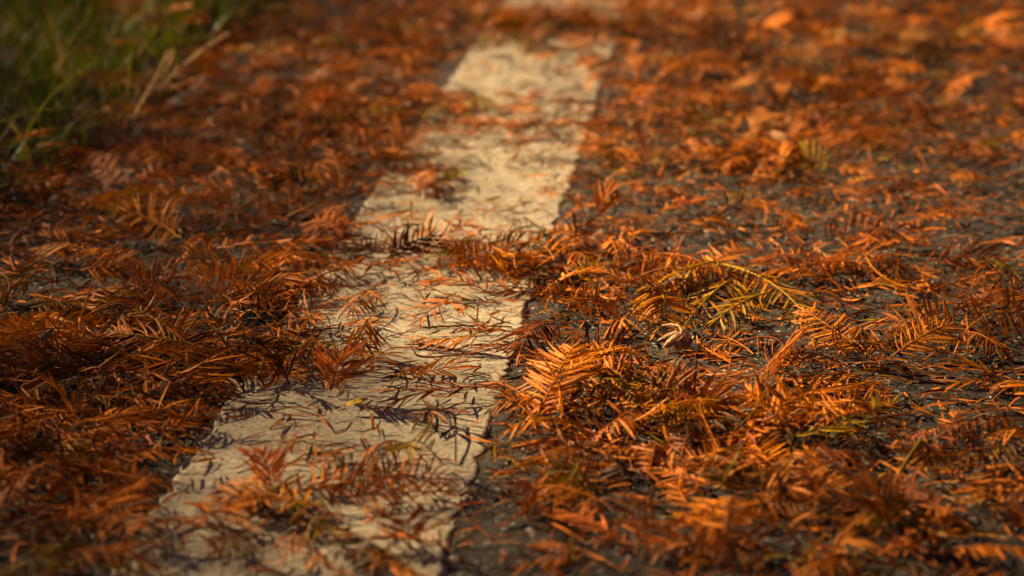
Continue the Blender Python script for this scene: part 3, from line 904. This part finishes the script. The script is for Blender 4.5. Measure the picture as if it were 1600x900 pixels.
# cone husk: a bumpy woody body, overlapping scales, one scale peeled away, a short stalk
cb = at(1066, 546, 0.0008)
cone = link('cone_husk', None)
cone.location = cb.tolist()
tag(cone, 'small brown broken cone husk lying on the asphalt with a peeled scale', 'cone')
LANDMARKS.append(('the cone husk', 1066, 533))
nu, nv = 18, 12
uu, vv2 = np.meshgrid(np.arange(nu) * 2 * math.pi / nu, np.linspace(0, 1, nv))
rr = np.sin(np.clip(vv2 * 0.96 + 0.02, 0, 1) * math.pi) ** 0.7 * (0.0038 + 0.0007 * np.sin(uu * 5 + vv2 * 6) + 0.0005 * np.sin(uu * 3 - vv2 * 11))
V = np.stack([rr * np.cos(uu), rr * np.sin(uu), 0.0002 + vv2 * 0.0086], -1).reshape(-1, 3)
i = np.arange(nv - 1)[:, None] * nu
j = np.arange(nu)[None, :]
F = np.stack([i + j, i + (j + 1) % nu, i + nu + (j + 1) % nu, i + nu + j], -1).reshape(-1, 4)
body = link('body', np_mesh('body', V, F), M_CONE, cone)


def scale_mesh(ln, wd, bend, thick=0.0005):
    ns, nc = 7, 5
    t = np.linspace(0, 1, ns)[:, None]
    s_ = np.linspace(-1, 1, nc)[None, :]
    w = np.interp(t, [0, 0.35, 0.75, 1], [0.35, 1, 0.8, 0.06]) * wd / 2
    top = np.stack(np.broadcast_arrays(t * ln, w * s_, bend * ln * np.sin(t * 2.2) - 0.45 * wd * (s_ * s_) * 0.5 * np.sin(t * 2.6)), -1)
    bot = top - np.array([0, 0, thick])
    V = np.vstack([top.reshape(-1, 3), bot.reshape(-1, 3)])
    i = np.arange(ns - 1)[:, None] * nc + np.arange(nc - 1)[None, :]
    Ft = np.stack([i, i + 1, i + nc + 1, i + nc], -1).reshape(-1, 4)
    k = ns * nc
    ed = list(range(nc)) + [nc * a + nc - 1 for a in range(1, ns)] + [nc * (ns - 1) + b for b in range(nc - 2, -1, -1)] + [nc * a for a in range(ns - 2, 0, -1)]
    side = [[ed[a], ed[(a + 1) % len(ed)], ed[(a + 1) % len(ed)] + k, ed[a] + k] for a in range(len(ed))]
    return np_mesh('scale', V, np.vstack([Ft, Ft[:, ::-1] + k, np.array(side)]))


sm = scale_mesh(0.0070, 0.0052, 0.10)
sm.materials.append(M_CONE)
for q, (ang, zz, tl) in enumerate([(250, 0.0008, 62), (300, 0.0012, 66), (200, 0.0022, 58), (345, 0.002, 64), (120, 0.001, 60), (60, 0.001, 62), (275, 0.0042, 48)]):
    o = link('scale', sm, None, cone)
    o.location = (0.0030 * math.cos(R(ang)), 0.0030 * math.sin(R(ang)), zz)
    o.rotation_euler = (0, -R(tl), R(ang))
    o.scale = [random.uniform(0.75, 1.0)] * 3
def face_frame(d, n_, o_):
    d, n_ = np.array(d) / np.linalg.norm(d), np.array(n_)
    n_ = n_ - d * (n_ @ d)
    n_ /= np.linalg.norm(n_)
    M = np.eye(4)
    M[:3, 0], M[:3, 1], M[:3, 2], M[:3, 3] = d, np.cross(n_, d), n_, o_
    return Matrix(M.tolist())


peel = link('peeled_scale', scale_mesh(0.0105, 0.0050, 0.05), M_CONE, cone)
peel.matrix_basis = face_frame((-0.72, -0.35, -0.62), (-0.35, -0.75, 0.55), (-0.0012, -0.0030, 0.0092))
pk = link('peeled_scale', scale_mesh(0.0110, 0.0040, 0.05), M_CONE, cone)
pk.matrix_basis = face_frame((-0.86, -0.20, -0.46), (-0.30, -0.60, 0.75), (-0.0028, -0.0010, 0.0092))
Vt, Ft = tube_arrays(np.array([[0, 0, 0.0085], [-0.002, 0.004, 0.0105], [-0.006, 0.010, 0.0095], [-0.010, 0.016, 0.007]]), np.linspace(0.0007, 0.0004, 4), 6)
link('stalk', np_mesh('stalk', Vt, Ft), M_CONE, cone)


def broad_leaf(name, label, px, py, z, ln, wd, yaw, tilt, col, bend=0.25):
    o = link(name, scale_mesh(ln, wd, bend, 0.0002), M_LEAF, None, col)
    o.location = at(px, py, z).tolist()
    o.rotation_euler = (R(12), R(-tilt), R(yaw))
    tag(o, label, 'leaf')
    return o


broad_leaf('dead_leaf', 'pale pinkish curled dead leaf poking from the far arched spray', 1200, 205, 0.018, 0.022, 0.011, -35, -25, (0.52, 0.26, 0.12))
broad_leaf('dead_leaf', 'tiny pale grey leaf lying on the dark heap', 53, 540, 0.010, 0.013, 0.0045, 55, 15, (0.30, 0.20, 0.10))
broad_leaf('dead_leaf', 'small yellow-olive leaf lying on the line by the red V', 537, 634, 0.002, 0.011, 0.0042, 10, 6, (0.42, 0.25, 0.02))
broad_leaf('dead_leaf', 'blurred orange dead leaf lying far out on the asphalt', 1190, 42, 0.010, 0.036, 0.018, 20, 10, (0.42, 0.12, 0.02))
broad_leaf('dead_leaf', 'blurred orange leaf near the far picture corner', 1530, 38, 0.010, 0.038, 0.015, -15, 8, (0.42, 0.12, 0.02))
broad_leaf('dead_leaf', 'blurred orange leaf lying at the grass edge near the frame top', 245, 28, 0.014, 0.045, 0.016, -30, 8, (0.46, 0.16, 0.015))
broad_leaf('dead_leaf', 'blurred pale orange leaf lying flat behind the arched hollow spray', 1140, 137, 0.006, 0.03, 0.012, 15, 6, (0.44, 0.16, 0.04))
# green weed on the line: a few leaves
wp = at(708, 276, 0.001)
weed = link('green_weed', None)
weed.location = wp.tolist()
tag(weed, 'tiny bright green weed growing on the painted line', 'weed')
for q, (yw, tl, ln) in enumerate([(10, 14, 0.011), (150, 18, 0.009), (-60, 22, 0.007), (80, 26, 0.008), (200, 8, 0.008)]):
    o = link('leaf', scale_mesh(ln, 0.0045, 0.1, 0.0002), M_LEAF, weed, (0.26, 0.33, 0.02))
    o.rotation_euler = (0, -R(tl), R(yw))

# ------------------------------------------------------------------ further single sprays, read off the density of the litter
COLS = ['rust', 'orange', 'orange', 'salmon', 'red-brown', 'orange', 'rust', 'golden', 'rust', 'olive', 'orange']
SIZES = {0: 'short', 1: 'mid-sized', 2: 'long'}


def random_spec(rng):
    c = rng.choice(COLS)
    sz = rng.choice([0, 1, 1, 2])
    form = rng.choice(['flat', 'arched', 'tilted', 'drooping', 'ragged'])
    return c, sz, form


def random_spray(B, yaw, c, sz, form, rng, big=1.0):
    L = [0.022, 0.033, 0.047][sz] * rng.uniform(0.8, 1.2) * big
    D = np.array([math.cos(yaw), math.sin(yaw), 0.0]) * L
    kw = dict(angle=rng.uniform(45, 72), roll=rng.uniform(-18, 18), curl=rng.uniform(0.3, 0.75), jit=rng.choice([0.05, 0.08, 0.13]), miss=rng.choice([0.03, 0.06, 0.2]))
    arch = 0.001
    if form == 'arched': arch = rng.uniform(0.003, 0.006); kw['droop'] = -0.3
    elif form == 'tilted': kw['roll'] = rng.choice([-1, 1]) * rng.uniform(35, 75)
    elif form == 'drooping': kw['droop'] = -0.35; kw['curl'] = 0.8; arch = 0.003
    elif form == 'ragged': kw['jit'] = 0.24; kw['miss'] = 0.3
    tz = rng.uniform(-0.001, 0.004) + (0.004 if form == 'tilted' else 0)
    P = bezier(B, B + D + np.array([0, 0, tz]), arch, rng.uniform(-0.005, 0.005), 14)
    lv = spray_leaves(P, int(L * 1000 / 2.5 / big ** 0.5), rng.uniform(0.0095, 0.0155) * big, rng=rng, **kw)
    # rest it on what lies below
    lo = min(P[:, 2].min(), min(min(m[2, 3], m[2, 3] + m[2, 0]) for m, _ in lv))
    dz = max(B[2] - lo, 0) * 0.75
    P[:, 2] += dz
    for m, _ in lv:
        m[2, 3] += dz
    return P, lv


rng = random.Random(21)
placed = [(a, b) for _, a, b in LANDMARKS]
n_named = len(placed)
placed += [(1090, 470), (1150, 480), (1210, 470), (1120, 420)]
n_named = len(placed)
n_sharp = n_soft = 0
tries = 0
while (n_sharp < 88 or n_soft < 170) and tries < 12000:
    tries += 1
    px, py = rng.uniform(-20, 1620), rng.uniform(10, 905)
    dn = float(density(px, py))
    if rng.random() > (dn / 9.0) ** 2.4:
        continue
    sharp = 395 < py < 690
    if (sharp and n_sharp >= 88) or (not sharp and n_soft >= 170):
        continue
    mind = 34 if sharp else 30
    if any((px - a) ** 2 / 2.2 + (py - b) ** 2 < mind ** 2 * (1.5 if q_ < n_named and sharp else 0.40) for q_, (a, b) in enumerate(placed)):
        continue
    placed.append((px, py))
    z = 0.0012 + max(0.0, dn - 4) / 5.0 * rng.uniform(0.002, 0.006)
    B = at(px, py, z)
    if abs(B[0]) < 0.078 and (py > 560 or 470 < py < 560 or py < 340) and rng.random() < (0.65 if py > 715 else 0.85):
        continue
    if B[0] < EDGE_X - 0.01:
        B[2] += 0.02
    c, sz, form = random_spec(rng)
    if c == 'olive' and px > 850:
        c = 'rust'
    yaw = rng.uniform(0, 2 * math.pi)
    P, lv = random_spray(B, yaw, c, sz, form, rng, 1.22 if sharp else 1.02)
    nb = {'rust': ['orange', 'brown'], 'orange': ['rust', 'golden'], 'salmon': ['rust', 'orange'], 'red-brown': ['rust', 'brown'], 'brown': ['rust', 'dark brown'], 'golden': ['orange'], 'olive': ['yellow', 'rust']}[c]
    o = make_spray('spray', P, lv, PAL[c], None, 0.00038, sharp, 'fallen needle sprays', tints=[PAL[x] for x in nb])
    mx, my = proj(P[len(P) // 2])
    GENERIC.append([o, c, SIZES[sz], form, mx, my])
    if sharp: n_sharp += 1
    else: n_soft += 1

# labels for them: look first, then the nearest spray that has a name of its own
by = {}
for g in GENERIC:
    o, c, sz, form, mx, my = g
    lm = min(LANDMARKS, key=lambda t: ((t[1] - mx) / 1.6) ** 2 + (t[2] - my) ** 2)
    dx, dy = mx - lm[1], my - lm[2]
    if abs(dx) > abs(dy) * 1.6:
        rel = 'just to the right of' if dx > 0 else 'just to the left of'
    else:
        rel = 'in front of' if dy > 0 else 'behind'
    lab = f'{sz} {form} {c} spray {rel} {lm[0]}'
    by.setdefault(lab, []).append(g)
for lab, gs in by.items():
    gs.sort(key=lambda g: -g[5])
    for k_, g in enumerate(gs):
        g[0]['label'] = lab if len(gs) == 1 else lab.replace(' spray ', [' spray nearest the viewer, ', ' spray lying farther, ', ' spray lying farthest, '][min(k_, 2)], 1)

# ------------------------------------------------------------------ the mat below: joined sprays and loose needles nobody could count
rngm = random.Random(5)
PROTO = []
for q in range(26):
    c, sz, form = random_spec(rngm)
    P, lv = random_spray(np.array([0, 0, 0.0]), 0.0, c, sz, rngm.choice(['flat', 'flat', 'flat', 'arched', 'tilted', 'drooping', 'ragged']), rngm)
    W, Fq = leaves_arrays(lv)
    Vt, Ft = tube_arrays(P[::2], 0.0003, 4)
    PROTO.append((W, Fq, Vt, Ft, len(lv)))

mat_cols = np.array([PAL[x] for x in ['rust', 'rust', 'orange', 'red-brown', 'brown', 'brown', 'dark brown', 'dark brown', 'salmon', 'olive', 'orange', 'rust', 'red-brown', 'orange', 'tan', 'grey-brown']])


def sample_ground(n, x0, x1, y0, y1, power, lo, rg, on_line=1.0):
    """points on the path, thick where the photograph shows the litter thick"""
    out = np.zeros((0, 2))
    while len(out) < n:
        p = np.stack([rg.uniform(x0, x1, n * 2), rg.uniform(y0, y1, n * 2)], -1)
        a, b = proj(np.concatenate([p, np.zeros((len(p), 1))], 1))
        dn = density(a, b)
        keep = rg.random(len(p)) < np.maximum((dn / 9.0) ** power, lo) * np.where((np.abs(p[:, 0]) < LINE_W / 2 + (0.0 if on_line == 1.0 else 0.012)) & (p[:, 1] < 1.95), on_line, 1.0) * np.where((on_line < 1.0) & (p[:, 0] > 0.045) & (p[:, 0] < 0.085) & (p[:, 1] < 1.15), 0.3, 1.0)
        out = np.vstack([out, p[keep]])
    return out[:n]


def mat_sprays(n, x0, x1, y0, y1, rg, zmax=0.008, pts=None):
    given = pts is not None
    pts = pts if given else sample_ground(n, x0, x1, y0, y1, 2.6, 0.0, rg, 0.3)
    a, b = proj(np.concatenate([pts, np.zeros((n, 1))], 1))
    dn = density(a, b)
    Vs, Fs, Cs, off = [], [], [], 0
    for q in range(n):
        W, Fq, Vt, Ft, nl = PROTO[rg.integers(len(PROTO))]
        yw, sc = rg.uniform(0, 2 * math.pi), rg.uniform(0.8, 1.2)
        cs, sn = math.cos(yw) * sc, math.sin(yw) * sc
        A = np.array([[cs, -sn, 0], [sn, cs, 0], [0, 0, sc]])
        if rg.random() < 0.5:
            A[:, 1] *= -1
        tx, ty = rg.normal(0, 0.05, 2)
        A = np.array([[1, 0, 0], [0, 1, 0], [-tx, -ty, 1]]) @ A
        z = ground_h(*pts[q]) + (1.0 if given else max(0.0, dn[q] - 3.5) / 5.5) * zmax * rg.random() + 0.0006
        if pts[q, 0] < EDGE_X:
            z += rg.uniform(0, 0.03)
        o_ = np.array([pts[q, 0], pts[q, 1], z])
        V1, V2 = W @ A.T + o_, Vt @ A.T + o_
        np.clip(V1[:, 2], 0.0004 + low_h(V1[:, 0], V1[:, 1]), None, out=V1[:, 2])
        np.clip(V2[:, 2], 0.0008 + low_h(V2[:, 0], V2[:, 1]), None, out=V2[:, 2])
        c0 = mat_cols[rg.integers(len(mat_cols))]
        lc = c0[None, :] * rg.uniform(0.6, 1.3, (nl, 1)) * rg.uniform(0.93, 1.07, (nl, 3))
        Vs += [V1, V2]
        Cs += [np.repeat(lc, NS * 3, 0), np.repeat(c0[None] * 0.7, len(V2), 0)]
        Fs += [Fq + off, Ft + off + len(V1)]
        off += len(V1) + len(V2)
    return np.vstack(Vs), np.vstack(Fs), np.vstack(Cs)


V, F, C = mat_sprays(1500, -0.36, 0.62, 0.66, 2.75, RNG)


def heap(px, py, rx, ry, n_, rg, zmax=0.012):
    """extra sprays where the photograph shows a heap"""
    pp = np.stack([at(px + rg.normal(0, rx / 2), py + rg.normal(0, ry / 2))[:2] for _ in range(n_)])
    return mat_sprays(n_, 0, 0, 0, 0, rg, zmax, pp)


parts_ = [(V, F, C)]
for hx, hy, hrx, hry, hn, hz in ((840, 46, 110, 15, 80, 0.010), (1200, 120, 420, 110, 150, 0.010), (520, 150, 220, 120, 90, 0.010), (560, 60, 160, 40, 30, 0.014), (640, 90, 60, 30, 16, 0.012), (200, 570, 190, 60, 28, 0.012), (60, 720, 120, 90, 24, 0.014), (440, 585, 50, 22, 10, 0.008), (440, 455, 70, 26, 14, 0.012),
                                 (985, 625, 90, 30, 14, 0.010), (1080, 650, 90, 30, 12, 0.012), (750, 414, 110, 18, 20, 0.008), (610, 392, 50, 14, 5, 0.006), (455, 478, 40, 20, 10, 0.008), (400, 560, 50, 22, 10, 0.008), (840, 216, 36, 10, 8, 0.012), (760, 165, 70, 10, 8, 0.006), (700, 196, 50, 12, 8, 0.008), (650, 300, 50, 10, 8, 0.006), (630, 258, 40, 12, 10, 0.010), (860, 92, 60, 8, 6, 0.006), (880, 420, 60, 26, 12, 0.012), (1050, 450, 90, 26, 12, 0.010), (1260, 425, 70, 18, 8, 0.008),
                                 (1150, 260, 130, 40, 28, 0.012), (1240, 780, 160, 60, 10, 0.012), (1400, 860, 140, 40, 8, 0.012), (1000, 60, 220, 40, 40, 0.012), (1400, 60, 220, 50, 40, 0.012), (330, 850, 60, 30, 8, 0.008), (480, 800, 130, 40, 10, 0.006), (560, 870, 120, 20, 8, 0.006), (620, 720, 70, 16, 5, 0.006)):
    parts_.append(heap(hx, hy, hrx, hry, hn, RNG, hz * 0.42))
off_, fs_ = 0, []
for v_, f_, c_ in parts_:
    fs_.append(f_ + off_)
    off_ += len(v_)
V, F, C = np.vstack([p_[0] for p_ in parts_]), np.vstack(fs_), np.vstack([p_[2] for p_ in parts_])
tag(link('needle_mat_litter', np_mesh('needle_mat_litter', V, F, C), M_MAT), 'tangled mat of fallen rust needle sprays covering the path', 'litter', kind='stuff')


def loose(n, pts, rg, zmax=0.006, lmin=0.007, lmax=0.019):
    a, b = proj(np.concatenate([pts, np.zeros((n, 1))], 1))
    dn = density(a, b)
    yw = rg.uniform(0, 2 * math.pi, n)
    lift = np.clip((dn - 4) / 5.0, 0, 1) * rg.random(n)
    pt = rg.normal(0, 0.05, n) + rg.normal(0, 0.22, n) * (lift > 0.3)
    rl = rg.normal(0, 0.5, n)
    ln = rg.uniform(lmin, lmax, n)
    X = np.stack([np.cos(yw) * np.cos(pt), np.sin(yw) * np.cos(pt), np.sin(pt)], -1)
    H = np.stack([-np.sin(yw), np.cos(yw), np.zeros(n)], -1)
    K = np.cross(X, H)
    Y = H * np.cos(rl)[:, None] + K * np.sin(rl)[:, None]
    Z = np.cross(X, Y)
    wf = rg.uniform(0.75, 1.15, n) * np.clip(0.0165 / ln, 0.8, 1.15)
    ids = np.array([2, 3, 4, 5, 9, 10, 12, 6, 0, 8, 11])[rg.integers(0, 11, n)]
    v = LEAF_V[ids]
    W = (v[:, :, 0:1] * X[:, None, :] + v[:, :, 1:2] * wf[:, None, None] * Y[:, None, :] + v[:, :, 2:3] * Z[:, None, :]) * ln[:, None, None]
    zo = ground_h(pts[:, 0], pts[:, 1]) + 0.0004
    W[:, :, 0] += pts[:, 0:1]
    W[:, :, 1] += pts[:, 1:2]
    mn = W[:, :, 2].min(1)
    W[:, :, 2] += (zo - np.minimum(mn, 0) * 0.85 + lift * zmax)[:, None]
    C = mat_cols[rg.integers(0, len(mat_cols), n)] * rg.uniform(0.6, 1.3, (n, 1)) * rg.uniform(0.92, 1.08, (n, 3))
    Fq = (LEAF_F[None] + (np.arange(n) * NS * 3)[:, None, None]).reshape(-1, 4)
    return W.reshape(-1, 3), Fq, np.repeat(C, NS * 3, 0)


p1 = sample_ground(25000, -0.28, 0.60, 0.66, 1.75, 0.9, 0.05, RNG)
p1 = p1[(np.abs(p1[:, 0]) > LINE_W / 2 + 0.004) | (RNG.random(len(p1)) < np.where(p1[:, 1] > 1.35, 0.45, 0.36))]
p2 = sample_ground(19000, -0.36, 0.70, 1.6, 2.8, 0.9, 0.02, RNG)
p2 = p2[(np.abs(p2[:, 0]) > LINE_W / 2 + 0.004) | (p2[:, 1] > 1.95) | (RNG.random(len(p2)) < 0.5)]
pts = np.vstack([p1, p2])
px_, py_ = proj(np.concatenate([pts, np.zeros((len(pts), 1))], 1))
pts = pts[np.hypot((px_ - 1062) / 1.4, py_ - 545) > 16]
V, F, C = loose(len(pts), pts, RNG)
tag(link('loose_needle_litter', np_mesh('loose_needle_litter', V, F, C), M_MAT), 'countless loose rust needles scattered over asphalt and line', 'litter', kind='stuff')

# single needles that lie clear on the open patches of the line and the asphalt
PATCH = [('open patch of the line behind the long dark sprawl', 560, 760, 575, 612, 14), ('bare near patch of the line below the red V', 370, 610, 640, 712, 22), ('bright patch of the line by the curled-tip spray', 690, 815, 470, 560, 12),
         ('far bright patch of the line', 700, 880, 262, 330, 8), ('bare asphalt by the cone husk', 1090, 1330, 520, 575, 34), ('bare asphalt below the bright tilted feather', 1330, 1560, 570, 640, 26), ('asphalt corner beside the line by the hanging comb', 830, 930, 505, 545, 12)]
rn = random.Random(3)
for where, xa, xb, ya, yb, cnt in PATCH:
    for q in range(cnt):
        p = at(rn.uniform(xa, xb), rn.uniform(ya, yb), 0.0)
        ln = rn.uniform(0.007, 0.018)
        o = link('fallen_needle', LEAF_ME[rn.choice([2, 3, 4, 5, 9, 10, 12, 6])], None, None, vary(PAL[rn.choice(['rust', 'red-brown', 'brown', 'orange', 'dark brown', 'rust'])], 0.2))
        o.location = (p[0], p[1], float(ground_h(p[0], p[1])) + 0.0012)
        o.rotation_euler = (rn.gauss(0, 0.35), rn.gauss(-0.06, 0.1), rn.uniform(0, 6.28))
        o.scale = (ln, ln * rn.uniform(0.9, 1.3), ln)
        tag(o, 'single fallen needle on the ' + where, 'needle', 'needles on the ' + where)

# grit: pale crumbs of stone that catch the light
n = 1500
gp = np.stack([RNG.uniform(-0.27, 0.55, n), 0.7 + 1.9 * RNG.random(n) ** 1.5], -1)
sz = RNG.uniform(0.0003, 0.0008, n) * (1 + (RNG.random(n) < 0.05) * 0.7)
o8 = np.array([[1, 0, 0], [-1, 0, 0], [0, 1, 0], [0, -1, 0], [0, 0, 1], [0, 0, -1.0]])
f8 = np.array([[0, 2, 4], [2, 1, 4], [1, 3, 4], [3, 0, 4], [2, 0, 5], [1, 2, 5], [3, 1, 5], [0, 3, 5]])
V = o8[None] * sz[:, None, None] * RNG.uniform(0.6, 1.3, (n, 6, 1))
V[:, :, :2] += gp[:, None, :]
V[:, :, 2] += (ground_h(gp[:, 0], gp[:, 1]) + 0.0006 + (RNG.random(n) < 0.25) * RNG.uniform(0, 0.008, n))[:, None]
F = (f8[None] + (np.arange(n) * 6)[:, None, None]).reshape(-1, 3)
tag(link('pale_grit', np_mesh('pale_grit', V.reshape(-1, 3), F, None, False), M_GRIT), 'pale crumbs of grit glinting between the needles', 'grit', kind='stuff')

# ------------------------------------------------------------------ grass on the verge
n = 6000
gxp = EDGE_X + 0.004 - np.abs(RNG.gamma(1.8, 0.13, n))
gyp = RNG.uniform(0.8, 3.4, n)
cl = smooth_noise(gxp, gyp, 0.06, 41)
keep = cl + 0.25 * RNG.random(n) > 0.38
gxp, gyp, cl = gxp[keep], gyp[keep], cl[keep]
n = len(gxp)
hh = RNG.uniform(0.035, 0.085, n) * (0.6 + 0.7 * cl)
yw = RNG.uniform(0, 2 * math.pi, n)
lean = RNG.uniform(0.3, 1.3, n)
tt = np.linspace(0, 1, 6)
D = np.stack([np.cos(yw), np.sin(yw)], -1)
cen = np.zeros((n, 6, 3))
cen[:, :, 0] = gxp[:, None] + D[:, 0:1] * (hh * lean)[:, None] * tt ** 1.8
cen[:, :, 1] = gyp[:, None] + D[:, 1:2] * (hh * lean)[:, None] * tt ** 1.8
cen[:, :, 2] = -0.008 + hh[:, None] * (tt - 0.32 * lean[:, None] * tt ** 2.2)
wv = np.stack([-D[:, 1], D[:, 0], np.zeros(n)], -1)
hw = RNG.uniform(0.0009, 0.0021, n)[:, None] * np.interp(tt, [0, 0.3, 1], [0.8, 1, 0.08])
V = np.stack([cen - wv[:, None, :] * hw[:, :, None], cen - np.array([0, 0, 0.0005]), cen + wv[:, None, :] * hw[:, :, None]], 2)
i = np.arange(5)[:, None] * 3 + np.arange(2)[None, :]
f1 = np.stack([i, i + 1, i + 4, i + 3], -1).reshape(-1, 4)
F = (f1[None] + (np.arange(n) * 18)[:, None, None]).reshape(-1, 4)
gc = np.array([(0.085, 0.095, 0.004), (0.05, 0.068, 0.003), (0.14, 0.13, 0.006), (0.28, 0.16, 0.02), (0.07, 0.085, 0.004)])[RNG.choice(5, n, p=[0.32, 0.28, 0.2, 0.06, 0.14])] * RNG.uniform(1.1, 2.1, (n, 1))
tag(link('grass', np_mesh('grass', V.reshape(-1, 3), F, np.repeat(gc, 18, 0)), M_GRASS), 'dark green grass along the verge of the path', 'grass', kind='stuff')
